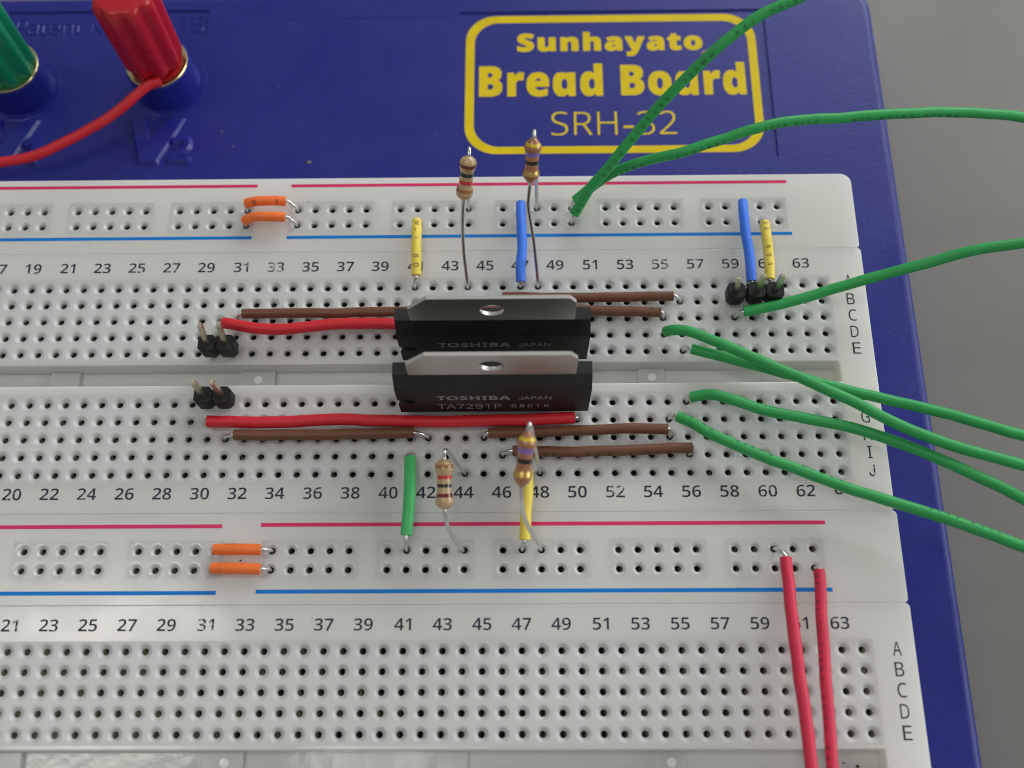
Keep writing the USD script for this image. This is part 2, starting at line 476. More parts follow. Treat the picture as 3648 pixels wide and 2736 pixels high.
def emboss(shape, x, y, z, h=0.6):
    """Raised letters with sloping sides."""
    out = []
    shape = affinity.translate(shape, x, y)
    m = [trimesh.creation.extrude_polygon(g, h, engine='earcut') for g in getattr(shape, 'geoms', [shape])]
    for e in m:
        e.apply_translation([0, 0, z - 0.02])
        out.append(e)
    for g in getattr(shape, 'geoms', [shape]):
        for sign, line in [(1, g.exterior)] + [(-1, q) for q in g.interiors]:
            p = np.array(line.coords)[:-1]
            area = 0.5 * np.sum(p[:, 0] * np.roll(p[:, 1], -1) - np.roll(p[:, 0], -1) * p[:, 1])
            if area < 0:
                p = p[::-1]
            d1 = p - np.roll(p, 1, axis=0)
            d2 = np.roll(p, -1, axis=0) - p
            nrm = np.stack([d1[:, 1], -d1[:, 0]], 1) / np.maximum(np.linalg.norm(d1, axis=1, keepdims=True), 1e-9) + np.stack([d2[:, 1], -d2[:, 0]], 1) / np.maximum(np.linalg.norm(d2, axis=1, keepdims=True), 1e-9)
            nrm /= np.maximum(np.linalg.norm(nrm, axis=1, keepdims=True), 1e-9)
            q = p + nrm * 0.55 * h / 0.6 * sign
            v, f = loft([np.c_[p, np.full(len(p), z + h - 0.03)], np.c_[q, np.full(len(q), z - 0.02)]])
            out.append((v, f if sign > 0 else f[:, ::-1]))
    return cat_mesh(out)


vshape = Polygon([(0, 7.9), (2.3, 7.9), (3.2, 3.2), (6.6, 7.9), (8.4, 7.9), (4.9, 0), (2.3, 0)])
for cx, digit in ((-55.9, '2'), (-79.8, '1')):
    part(base, 'embossed_letter', emboss(vshape, cx, 26.7, ZB), 'blue_smooth')
    part(base, 'embossed_letter', emboss(text_shape(digit, 4.5, 620), cx + 7.0, 26.7, ZB), 'blue_smooth')
part(base, 'embossed_letter', emboss(text_shape('Patent No.', 3.1, 330, 18.5), -78.4, 52.4, zl, 0.15), 'blue_smooth')
part(base, 'embossed_letter', emboss(text_shape('15', 3.1, 330, 4.0), -50.2, 52.6, zl, 0.15), 'blue_smooth')
m = trimesh.creation.box((29.5, 0.22, 0.06))
m.apply_translation([-18.6, 55.0, ZB + 0.02])
part(base, 'moulded_line', m, 'blue', smooth=False)
POSTS = [(-51.0, 42.0), (-75.2, 41.4)]
for x, y in POSTS:
    part(base, 'post_boss', lathe([(0, 6.6), (0.05, 6.58), (0.09, 6.45), (0.10, 5.52), (0.4, 5.46), (5.0, 5.12), (5.25, 4.95), (5.25, 0.1)], (x, y, ZB - 0.02), (0, 0, 1), 56), 'blue_smooth')
rng = np.random.default_rng(5)
for x, y, r in [(-41.0, 32.4, 0.17), (-38.9, 29.6, 0.13), (-26.3, 26.4, 0.34), (-32.3, 40.9, 0.10), (-52.6, 34.9, 0.14), (-6.0, 31.6, 0.12), (-1.0, 30.2, 0.08), (22.6, 22.6, 0.10)]:
    m = trimesh.creation.icosphere(1, r)
    m.vertices *= [1, 0.8, 0.4]
    m.vertices += rng.normal(0, r * 0.18, m.vertices.shape) * [1, 1, 0.3]
    m.apply_translation([x, y, ZB + 0.05])
    part(base, 'dust_speck', m, 'speck', smooth=True)

# ------------------------------------------------------------------ white boards
PITCH = 2.54
ANG = np.radians(np.arange(24) * 15.0)


def cell_template(amp, wide):
    """One contact hole with its soft countersink, centred on the origin; the rim of the cell is square."""
    sq = np.c_[np.cos(ANG), np.sin(ANG)] / np.maximum(np.abs(np.cos(ANG)), np.abs(np.sin(ANG)))[:, None] * PITCH / 2
    rings = [np.c_[sq, np.zeros(24)]]
    prof = [(r, -amp * math.exp(-((r - 0.40) / wide) ** 2)) for r in (1.24, 1.15, 1.06, 0.97, 0.88, 0.80, 0.72, 0.64, 0.57, 0.51)]
    prof[0] = (1.24, 0.0)
    for r, z in prof + [(0.47, -amp - 0.01), (0.445, -amp - 0.06), (0.435, -amp - 0.15), (0.425, -0.95), (1.0, -0.95)]:
        rings.append(np.c_[r * np.cos(ANG), r * np.sin(ANG), np.full(24, z)])
    v, f = loft(rings)
    return v, f[:, ::-1]


def oriented(amp, wide):
    v, f = cell_template(amp, wide)
    n = np.cross(v[f[0, 1]] - v[f[0, 0]], v[f[0, 2]] - v[f[0, 0]])
    return (v, f if n[2] > 0 else f[:, ::-1])


CELLS = {0.40: oriented(0.40, 0.34), 0.30: oriented(0.30, 0.27)}


def holes_mesh(pts, amp=0.40):
    cv, cf = CELLS[amp]
    n = len(cv)
    pts = np.asarray(pts, float)
    v = (cv[None] + np.c_[pts, np.zeros(len(pts))][:, None]).reshape(-1, 3)
    f = (cf[None] + (np.arange(len(pts)) * n)[:, None, None]).reshape(-1, 3)
    return v, f


def contacts_mesh(pts, seed):
    """Under every hole a dark well and the two leaves of its spring."""
    rng = np.random.default_rng(seed)
    a = np.linspace(0, 2 * np.pi, 10, endpoint=False)
    ring = np.c_[np.cos(a), np.sin(a)]
    well = [np.c_[ring * 0.98, np.full(10, -0.97)], np.c_[ring * 0.98, np.full(10, -6.0)], np.c_[ring * 0.01, np.full(10, -6.0)]]
    wv, wf = loft(well)
    wf = wf[:, ::-1]
    wells, leaves = [], []
    for x, y in pts:
        wells.append((wv + [x, y, 0], wf))
        g = 0.05 + rng.uniform(0, 0.14)
        o = rng.uniform(-0.1, 0.1)
        for s in (-1, 1):
            q = np.array([[o + s * (g + 0.30), -0.36, -1.02], [o + s * (g + 0.30), 0.36, -1.02], [o + s * g, 0.36, -1.75 - rng.uniform(0, 0.5)], [o + s * g, -0.36, -1.75]]) + [x, y, 0]
            leaves.append((q, np.array([[0, 1, 2], [0, 2, 3]]) if s > 0 else np.array([[0, 2, 1], [0, 3, 2]])))
    return cat_mesh(wells), cat_mesh(leaves)


def cells_region(pts):
    return unary_union([sbox(x - PITCH / 2, y - PITCH / 2, x + PITCH / 2, y + PITCH / 2) for x, y in np.round(pts, 4)]).buffer(0.0005).buffer(-0.0005)


ZBOT = ZB + 0.02


def bus_strip(label, rect, corners, x_last, y_first, lines, seed):
    t = thing('bus_strip', label, 'power rail')
    cols = [x_last - PITCH * (6 * g + 4 - i + (1 if g >= 5 else 0)) for g in range(10) for i in range(5)]
    pts = [(x, y_first - PITCH * r) for r in (0, 1) for x in cols]
    regions = [sbox(min(cols[5 * g:5 * g + 5]) - PITCH / 2, y_first - PITCH * 1.5, max(cols[5 * g:5 * g + 5]) + PITCH / 2, y_first + PITCH / 2) for g in range(10)]
    top, edge = slab_edge(rect, corners, 0.09, 0.0, ZBOT)
    flat_top = flat(top.difference(unary_union(regions)), 0)
    part(t, 'rail_body', cat_mesh([flat_top, edge]), 'white', smooth=45)
    part(t, 'hole_field', holes_mesh(pts, 0.30), 'white', smooth=45)
    wells, leaves = contacts_mesh(pts, seed)
    part(t, 'contact_wells', wells, 'contact', kind='stuff')
    part(t, 'contact_springs', leaves, 'spring', smooth=False, kind='stuff')
    for x0, x1, y, look in lines:
        ink(t, 'printed_line', sbox(x0, y - 0.26, x1, y + 0.26), look, (x0 + x1) / 2, 0, 0)
    return t


def terminal_strip(label, y0, top_y, bottom_y, seed, odd_bottom):
    """Rows A to J; y0 is row A. The groove runs between rows E and F."""
    t = thing('terminal_strip', label, 'terminal strip')
    rows = [0, 1, 2, 3, 4, 7, 8, 9, 10, 11]
    X = [(c - 44) * PITCH for c in range(1, 65)]
    pts = [(x, y0 - r * PITCH) for r in rows for x in X]
    gx0, gx1, gy0, gy1 = -118.0, 52.05, y0 - 15.05, y0 - 12.05
    regs = [sbox(X[0] - PITCH / 2, y0 - 4.5 * PITCH, X[-1] + PITCH / 2, y0 + PITCH / 2), sbox(X[0] - PITCH / 2, y0 - 11.5 * PITCH, X[-1] + PITCH / 2, y0 - 6.5 * PITCH)]
    b = 0.22
    groove = sbox(gx0 - b, gy0 - b, gx1 + b, gy1 + b)
    top, edge = slab_edge((-122.0, bottom_y, 57.12 if odd_bottom else 57.4, top_y), 0.6, 0.09, 0.0, ZBOT)
    rings = []
    for k in range(4):
        a = math.pi / 2 * k / 3
        i = b * (1 - math.sin(a))
        c = rounded(gx0 - i, gy0 - i, gx1 + i, gy1 + i, 0.3 + i, 4) if k else rounded(gx0 - b, gy0 - b, gx1 + b, gy1 + b, 0.02, 4)
        rings.append(np.c_[c, np.full(len(c), -b * (1 - math.cos(a)))])
    low = rings[-1].copy()
    low[:, 2] = -3.3
    rings.append(low)
    gv, gf = loft(rings)
    part(t, 'strip_body', cat_mesh([flat(top.difference(unary_union(regs + [groove])), 0), edge, (gv, gf[:, ::-1])]), 'white', smooth=45)
    part(t, 'hole_field', holes_mesh(pts), 'field', smooth=45)
    part(t, 'groove_floor', flat(sbox(gx0, gy0, gx1, gy1), -3.25), 'tape')
    for k, (x0, x1) in enumerate(((-59.4, -55.4), (-32.3, -27.4), (-3.0, 0.8), (24.2, 27.9), (-86.5, -82.5))):
        m = trimesh.creation.box((x1 - x0, gy1 - gy0 + 0.1, 0.9))
        m.apply_translation([(x0 + x1) / 2, (gy0 + gy1) / 2, -2.78])
        part(t, 'groove_bridge', m, 'white', smooth=False)
        if k in (1, 3):
            part(t, 'ejector_mark', lathe([(0, 0.62), (0.10, 0.58), (0.12, 0.01)], ((x0 + x1) / 2 + 0.1, (gy0 + gy1) / 2 + 0.15, -2.34), (0, 0, 1), 20), 'pip')
    wells, leaves = contacts_mesh(pts, seed)
    part(t, 'contact_wells', wells, 'contact', kind='stuff')
    part(t, 'contact_springs', leaves, 'spring', smooth=False, kind='stuff')
    for c in range(13, 64, 2):
        ink(t, 'printed_number', affinity.scale(text_shape(str(c), 1.52, 560), 1.07, 1.0), 'ink', (c - 44) * PITCH - 0.05, y0 + 2.55, 0)
    if odd_bottom:
        for c in range(14, 65, 2):
            ink(t, 'printed_number', affinity.scale(text_shape(str(c), 1.58, 560), 1.07, 1.0), 'ink', (c - 44) * PITCH - 0.1, y0 - (31.45 if c < 64 else 31.2), 0)
    for ch, r in zip('ABCDEFGHIJ' if odd_bottom else 'ABCDE', rows):
        ink(t, 'printed_letter', text_shape(ch, 1.75, 400, {'I': None}.get(ch, {'J': 0.85}.get(ch, 1.12))), 'ink', 54.75 if odd_bottom else 55.05, y0 - r * PITCH - 0.8 + (0.4 if r == 0 and odd_bottom else 0), 0)
    return t


PK, CY = 'pink', 'cyan'
rail_top = bus_strip('upper white power rail strip, beside the yellow lettering panel', (-122, 5.72, 57.0, 18.2), [0.6, 1.6, 1.6, 0.6], 45.68, 12.85,
          [(-112, -31.8, 16.93, PK), (-26.7, 47.36, 16.9, PK), (-112, -31.98, 8.16, CY), (-26.8, 47.44, 8.16, CY)], 1)
terminal_strip('white terminal strip with two black chips standing across its middle', 0.0, 5.70, -33.39, 2, True)
rail_low = bus_strip('lower white power rail strip between the two numbered hole blocks', (-122, -45.56, 57.3, -33.41), 0.6, 45.8, -38.44,
          [(-112, -32.17, -35.15, PK), (-27.0, 47.7, -35.0, PK), (-112, -32.16, -43.98, CY), (-26.97, 47.75, -43.85, CY)], 3)
strip_low = terminal_strip('empty white terminal strip nearest the camera, crossed by two red leads', -51.39, -45.58, -84.7, 4, False)

def fleck(parent, x, y, z, r, look, seed):
    q = np.random.default_rng(seed)
    m = trimesh.creation.icosphere(1, r)
    m.vertices *= [1, 0.6, 0.35]
    m.vertices += q.normal(0, r * 0.15, m.vertices.shape) * [1, 1, 0.3]
    m.apply_translation([x, y, z])
    part(parent, 'fleck', m, look, smooth=True)


fleck(rail_low, -29.3, -39.75, 0.03, 0.17, 'fleck', 1)
fleck(strip_low, 49.4, -65.3, -3.2, 0.28, 'fleck', 2)
fleck(strip_low, 47.7, -64.9, -3.2, 0.16, 'fleck', 3)
fleck(rail_top, -24.0, 14.2, 0.02, 0.09, 'fleck', 4)
fleck(strip_low, -19.4, -47.3, 0.02, 0.09, 'fleck', 5)
# ------------------------------------------------------------------ wires
W = {
 'O1': [(-32.8, 13.09, 1.5), (-31.3, 13.14, 2), (-29.62, 13.25, 2), (-27.01, 13.33, 1.6)],
 'O2': [(-32.93, 10.31, 1.2), (-31.38, 10.53, 1.9), (-29.41, 10.61, 2), (-26.91, 10.66, 1.6)],
 'O3': [(-32.58, -38.51, 1.2), (-29.45, -38.57, 1.4), (-26.48, -38.58, 1.3)],
 'O4': [(-32.66, -40.98, 1.2), (-29.19, -41.1, 1.5), (-26.33, -41.15, 1.3)],
 'Y1': [(-7.52, 10.01, 1.3), (-7.38, 6.72, 2), (-7.29, 3.01, 2), (-7.29, 0.96, 1.7)],
 'B1': [(7.74, 12.64, 1.5), (7.78, 10.11, 2.3), (7.87, 5, 2.4), (7.7, 2.16, 2.2), (7.69, -0.12, 1.6)],
 'B2': [(40.28, 12.57, 1.5), (40.1, 10.83, 2.2), (40.1, 6.66, 2.5), (40.38, 2.42, 2.4), (40.48, -0.42, 1.8)],
 'Y2': [(43.23, 9.17, 1.3), (43.12, 6.17, 2.2), (43.18, 3.1, 2.2), (43.07, -0.14, 1.8)],
 'N1': [(5.12, -2.2, 0.9), (10.69, -2.39, 1.1), (17.27, -2.51, 1.1), (23.85, -2.4, 1.1), (29.33, -2.37, 1.1)],
 'N2': [(-31.92, -4.56, 1), (-24.68, -4.59, 1.1), (-17.82, -4.6, 1.1), (-11.24, -4.46, 1.1), (1.91, -4.44, 1.1), (17.22, -4.49, 1.1), (22.65, -4.77, 1.2), (27.42, -4.98, 1.3)],
 'RU': [(-34.35, -6.26, 1.6), (-32.07, -6.76, 1.9), (-28.76, -7.41, 2), (-25.54, -7.47, 2), (-21.33, -6.92, 1.8), (-17.61, -6.59, 1.7), (-14.38, -6.43, 1.5), (-10.14, -6.56, 1.4)],
 'RL': [(-35.2, -20.85, 1.3), (-29.76, -21.05, 1.4), (-23.44, -20.96, 1.4), (-16.87, -20.69, 1.4), (-12.65, -20.87, 1.4), (-6.33, -21.06, 1.4), (2.08, -21.03, 1.4), (9.43, -20.89, 1.5), (14.91, -20.75, 1.7)],
 'N3': [(-31.42, -22.76, 1.1), (-23.37, -22.81, 1.1), (-16.81, -22.76, 1.1), (-11.54, -22.69, 1.2), (-6.93, -22.74, 1.6)],
 'N4': [(3.24, -22.68, 1.1), (9.41, -22.6, 1.2), (16.74, -22.38, 1.2), (23, -22.21, 1.3), (27.45, -22.41, 1.5)],
 'N5': [(6.52, -25.19, 1), (12.51, -25.38, 1.1), (18.73, -25.38, 1.2), (24.96, -25.14, 1.2), (30.65, -24.98, 1.2)],
 'GS': [(-7.27, -26.21, 1.4), (-7.21, -28.84, 1.9), (-7.14, -32, 2), (-7.24, -34.46, 2), (-7.43, -36.83, 1.7)],
 'Y3': [(8.51, -28.21, 1.6), (8.45, -31.45, 2), (8.23, -34.53, 2), (8.05, -37.48, 1.6)],
 'L1': [(41.57, -40.21, 2.2), (41.4, -45.31, 3.2), (41.29, -52.07, 4.2), (41.37, -58.52, 5.2), (41.31, -65.66, 6.5), (41.12, -71.13, 8)],
 'L2': [(45.87, -41.7, 1.6), (45.28, -48.11, 2.6), (44.7, -54.8, 3.8), (44.29, -60.26, 4.8), (43.83, -65.65, 6), (43.34, -71.14, 7.5)],
 'GA': [(15.5, 10.47, 2), (17.5, 12.82, 4.5), (20.67, 15.21, 8), (24.42, 18.47, 11.5), (28.4, 21.45, 15.5), (31.96, 23.72, 18.5), (35.45, 25.96, 21), (39.48, 28.41, 22.5), (43.94, 30.22, 23.5), (48.07, 31.73, 24), (54.42, 33.44, 24)],
 'GB': [(15.66, 13.02, 1.6), (18.07, 14.36, 3), (21.12, 15.56, 5), (25.86, 16.31, 7), (30.71, 16.37, 9), (36.08, 17.69, 10), (41.41, 19, 11), (46.92, 20.09, 11), (53.63, 20.82, 10.5), (60.42, 21.71, 10), (68.54, 22.61, 9), (75.58, 22.94, 8), (80.69, 22.95, 7), (87.62, 22.11, 5.5)],
 'GC': [(39.02, -5.22, 1.9), (45.43, -4.2, 2.8), (51.67, -2.73, 4.2), (57.65, -1.7, 6), (63.42, -0.84, 8), (69.03, -0.09, 10), (74.87, 0.17, 11.5), (82.1, 0.26, 13)],
 'GD': [(27.94, -8.01, 1.5), (28.88, -8.29, 2.6), (30.7, -8.71, 3.2), (34, -10.38, 3.8), (39.89, -13.7, 4.6), (45.62, -16.93, 5.4), (51.74, -20.54, 6.2), (57.7, -24.3, 6.8), (64.36, -27.1, 7), (71.77, -29.37, 7), (82.39, -32.63, 6.5)],
 'GE': [(31.38, -10.72, 1.6), (35.32, -12.03, 2), (40.39, -13.76, 2.5), (45.37, -15.57, 3), (50.3, -17.26, 3.4), (56.1, -19.14, 4), (62.83, -21.11, 4.5), (68.63, -22.98, 4.5), (73.65, -24.61, 4.5), (79.37, -26.29, 4)],
 'GF': [(30.84, -17.87, 1.6), (33.35, -17.85, 2.6), (35.69, -18.71, 3.2), (39.62, -20.31, 3.6), (44.54, -21.68, 4), (49.43, -22.82, 4.4), (55.08, -24.87, 5), (61.47, -27.94, 5.6), (66.8, -30.87, 6), (71.49, -33.53, 6), (76.81, -36.34, 5.5)],
 'GG': [(28.86, -20.71, 1.8), (31.03, -22.03, 2.4), (33.32, -23.74, 2.9), (38.11, -26.35, 3.6), (43.8, -28.99, 4.2), (49.4, -31.46, 4.7), (54.92, -33.58, 5.2), (60.21, -35.46, 5.6), (64.82, -37.37, 6), (70.45, -39.65, 6), (75.83, -41.61, 5.5)],
 'LR': [(-49.49, 37.47, -1.9), (-51.05, 36.91, -1.9), (-53.05, 35.23, -2.2), (-56.22, 32.58, -3), (-60.23, 30.14, -3.8), (-64.95, 27.58, -4.4), (-69.75, 25.68, -5), (-74.72, 25.03, -5.5), (-81.38, 24.67, -6)],
}



RUN_ON = {'GA': [(68, 43, 20), (88, 66, 4), (104, 88, -14), (118, 106, -21.2), (150, 140, -21.2)], 'GB': [(104, 17, -6), (120, 10, -18), (136, 3, -21.2), (170, -8, -21.2)], 'GC': [(98, -1, 11), (118, -6, -6), (134, -12, -20), (150, -18, -21.2), (186, -30, -21.2)], 'GD': [(100, -38, -2), (116, -44, -16), (130, -50, -21.2), (175, -62, -21.2)], 'GE': [(98, -31.5, -4), (113, -36, -18), (126, -39, -21.2), (172, -46, -21.2)], 'GF': [(94, -46, -1), (110, -55, -17), (124, -63, -21.2), (165, -86, -21.2)], 'GG': [(93, -49, -2), (107, -56, -17), (119, -64, -21.2), (155, -92, -21.2)], 'L1': [(40.5, -86, 5), (39.5, -104, -9), (39, -114, -20), (37, -128, -21.2), (30, -165, -21.2)], 'L2': [(42.6, -86, 4.5), (42.4, -104, -9), (42.8, -114, -20), (44, -128, -21.2), (46, -165, -21.2)], 'LR': [(-100, 24, -7), (-122, 23, -7.6), (-136, 20, -13), (-144, 17, -20), (-156, 12, -21.2), (-190, -5, -21.2)]}     # where each lead goes on beyond the picture, down to the table


def hole(col, row):
    return ((col - 44) * PITCH, -row * PITCH)


def rail(n, g, i, row):
    x0, y0 = ((45.68, 12.85), (45.8, -38.44))[n]
    return (x0 - PITCH * (6 * g + 4 - i + (1 if g >= 5 else 0)), y0 - PITCH * row)


def bare(end, direction, h, r=0.25):
    d = np.asarray(direction, float)
    d /= np.linalg.norm(d)
    e = np.asarray(end, float)
    target = np.array([h[0], h[1], 0.0])
    gap = np.linalg.norm((target - e)[:2])
    pts = [e - d * 0.5, e + d * min(0.35, 0.3 * gap + 0.05)]
    if gap > 0.9:
        m = e * 0.45 + target * 0.55
        m[2] = max(e[2] * 0.8, 0.5)
        pts.append(m)
        pts.append(target + (e - target) * [0.10, 0.10, 0] + [0, 0, 0.45])
    pts += [target + [0, 0, -0.5], target + [0, 0, -3.0]]
    return tube(spline(pts, 0.12), r, 12)


def wire(name, key, look, label, cat, group, a, b, r=0.72, texts=(), drop=None, seed=0):
    pts = np.array(W[key], float)
    t = thing(name, label, cat, group, base=(pts[0][0], pts[0][1], pts[0][2]))
    drop = drop or RUN_ON.get(key)
    path = spline(np.vstack([pts, drop]) if drop else pts, 0.4)
    q = np.random.default_rng(sum(map(ord, key)))
    s_ = np.cumsum(np.r_[0, np.linalg.norm(np.diff(path, axis=0), axis=1)])
    fade = np.clip(np.minimum(s_, s_[-1] - s_) / 2.5, 0, 1)
    for wl in (5.6, 9.7):      # small kinks left from bending by hand
        for k in range(3):
            path[:, k] += fade * 0.0055 * wl ** 0.7 * np.sin(2 * np.pi * s_ / wl * q.uniform(0.8, 1.25) + q.uniform(0, 6.28)) * (0.5 if k == 2 else 1)
    ins = part(t, 'insulation', tube(path, r, 20, round_end=0.10, wobble=0.012, seed=len(key) * 7 + ord(key[0]) + ord(key[-1])), look, smooth=40)
    if a:
        part(t, 'bare_end', bare(path[0], path[0] - path[2], a), 'tin', smooth=50)
    if b:
        part(t, 'bare_end', bare(path[-1], path[-1] - path[-3], b), 'tin', smooth=50)
    for s0, th, txt, h, lk, wd, fl in texts:
        wire_text(t, path, r, s0, th, txt, h, lk, 480, wd, fl)
    return t


J = 'jumper wire'
GO = 'short orange jumpers bridging the rail gaps'
wire('jumper_wire', 'O1', 'orange', 'orange jumper in the back row of the upper rail, black letters on it', J, GO, rail(0, 5, 4, 0), rail(0, 4, 0, 0), 0.72,
     [(1.3, -42, 'G', 0.62, 'print_black', 0.8, False), (4.6, -42, 'F', 0.62, 'print_black', 0.75, False)])
wire('jumper_wire', 'O2', 'orange', 'plain curved orange jumper in the front row of the upper rail', J, GO, rail(0, 5, 4, 1), rail(0, 4, 0, 1), 0.72)
wire('jumper_wire', 'O3', 'orange', 'orange jumper in the back row of the lower rail with print along its top edge', J, GO, rail(1, 5, 4, 0), rail(1, 4, 0, 0), 0.74,
     [(1.5, 62, 'VW-1', 0.5, 'print_black', 2.6, False)])
wire('jumper_wire', 'O4', 'orange', 'plain straight orange jumper in the front row of the lower rail', J, GO, rail(1, 5, 4, 1), rail(1, 4, 0, 1), 0.74)
wire('jumper_wire', 'Y1', 'yellow', 'yellow jumper covering the number 41, left of the upper resistors', J, None, rail(0, 3, 1, 1), hole(41, 0), 0.72,
     [(0.5, 8, 'W', 0.72, 'print_faint', 0.95, False), (2.0, 0, '-', 1.0, 'print_faint', 0.9, False), (3.5, 0, '1', 0.5, 'print_faint', 0.35, False), (6.2, 2, '80', 0.8, 'print_faint', 1.9, False)])
wire('jumper_wire', 'Y2', 'yellow', 'yellow jumper beside the right blue one, ending at the pin headers', J, None, rail(0, 0, 3, 1), hole(61, 0), 0.72,
     [(0.5, -5, '08', 0.62, 'print_faint', 1.6, False), (4.6, -5, '803', 0.62, 'print_faint', 3.0, False)])
wire('jumper_wire', 'Y3', 'yellow', 'yellow jumper passing below the lower orange-brown resistor', J, None, hole(47, 11), rail(1, 2, 1, 0), 0.74)
wire('jumper_wire', 'B1', 'skyblue', 'blue jumper covering the number 47, between the upper resistors', J, None, rail(0, 2, 1, 0), hole(47, 0), 0.72)
wire('jumper_wire', 'B2', 'skyblue', 'slanting blue jumper ending at the pin headers on the right', J, None, rail(0, 0, 2, 0), hole(60, 0), 0.72)
wire('jumper_wire', 'GS', 'grass', 'short light green jumper covering the number 41 below the chips', J, None, hole(41, 10), rail(1, 3, 1, 0), 0.78)
wire('jumper_wire', 'N1', 'brown', 'brown jumper in row B, rearmost of the brown ones', J, None, hole(46, 1), hole(56, 1), 0.70)
wire('jumper_wire', 'N2', 'brown', 'longest brown jumper, passing behind the upper black chip', J, None, hole(31, 2), hole(55, 2), 0.70,
     [(58.0, 25, '80', 0.5, 'print_black', 1.3, False)])
wire('jumper_wire', 'N3', 'brown', 'straight brown jumper left of center, below the lower red jumper', J, None, hole(31, 9), hole(42, 9), 0.74)
wire('jumper_wire', 'N4', 'brown', 'brown jumper curving up at its right end, just below the red jumper end', J, None, hole(45, 9), hole(55, 9), 0.72)
wire('jumper_wire', 'N5', 'brown', 'lowest brown jumper, in row I, with black print along its side', J, None, hole(46, 10), hole(56, 10), 0.72,
     [(4.2, -58, 'VW-1', 0.52, 'print_black', 3.4, False), (9.8, -58, '80C', 0.52, 'print_black', 3.4, False), (15.6, -58, '22AWG', 0.52, 'print_black', 5.4, False)])
wire('jumper_wire', 'RU', 'red', 'wavy red jumper from the upper pin header to behind the upper chip', J, None, (-35.56, -5.9), None, 0.80, drop=[(0, -6.9, 1.4), (14.0, -7.4, 1.4)])
wire('jumper_wire', 'RL', 'red', 'long red jumper lying in front of the lower black chip', J, None, hole(31, 8), hole(50, 8), 0.82)
wire('lead_wire', 'L1', 'rose', 'left one of two red leads leaving the lower rail at bottom right', 'lead wire', None, rail(1, 0, 2, 0), None, 0.78)
wire('lead_wire', 'L2', 'rose', 'right one of two red leads at bottom right, dark print along it', 'lead wire', None, rail(1, 0, 4, 1), None, 0.74,
     [(0.8, -52, 'REI HSING 22AWG', 0.6, 'print_blue', 13.5, False), (16.0, -52, '300V 80C', 0.6, 'print_blue', 9.0, False)])
wire('lead_wire', 'LR', 'red', 'red lead clamped under the red binding post knob', 'lead wire', None, None, None, 0.80)
P_ = 'wire_print'
wire('lead_wire', 'GA', 'green', 'green lead with printed text rising steeply over the yellow lettering', 'lead wire', None, rail(0, 2, 4, 1), None, 0.74,
     [(0.7, -40, '80°C', 0.68, P_, 3.4, False), (7.2, -38, '300V', 0.68, P_, 4.4, False), (13.6, -30, 'E105495', 0.70, P_, 7.8, False), (24.2, -28, '22AWG', 0.68, P_, 5.3, False), (33.2, -30, 'REI', 0.68, P_, 2.8, False), (38.6, -30, 'HSING', 0.68, P_, 5.0, False)])
wire('lead_wire', 'GB', 'green', 'green lead curving right across the lower edge of the yellow frame', 'lead wire', None, rail(0, 2, 4, 0), None, 0.74,
     [(7.0, -62, '22AWG', 0.6, P_, 4.6, False), (16.5, -62, 'E105495', 0.6, P_, 7.0, False), (29.0, -62, '300V 80°C', 0.6, P_, 7.8, False), (42.0, -66, 'REI HSING 22AWG', 0.6, P_, 16, False)])
wire('lead_wire', 'GC', 'green', 'green lead starting in front of the right pin headers, running to the right', 'lead wire', None, hole(59, 2), None, 0.74)
wire('lead_wire', 'GD', 'green', 'green lead from row D, crossing over another green lead', 'lead wire', None, hole(55, 3), None, 0.74)
wire('lead_wire', 'GE', 'green', 'green lead from row E, passing under the crossing green lead', 'lead wire', None, hole(56, 4), None, 0.74)
wire('lead_wire', 'GF', 'green', 'green lead from row F, arched at its end, beside the central groove', 'lead wire', None, hole(56, 7), None, 0.74)
wire('lead_wire', 'GG', 'green', 'lowest green lead, from row G, black print along its upper side', 'lead wire', None, hole(55, 8), None, 0.74,
     [(0.6, 45, 'HSING', 0.6, P_, 4.6, False), (8.6, 45, '22AWG', 0.6, P_, 5.0, False), (17.5, 50, 'E1054', 0.6, P_, 5.5, False), (34, 45, '300V 80°C', 0.6, P_, 9.0, False)])

# ------------------------------------------------------------------ resistors


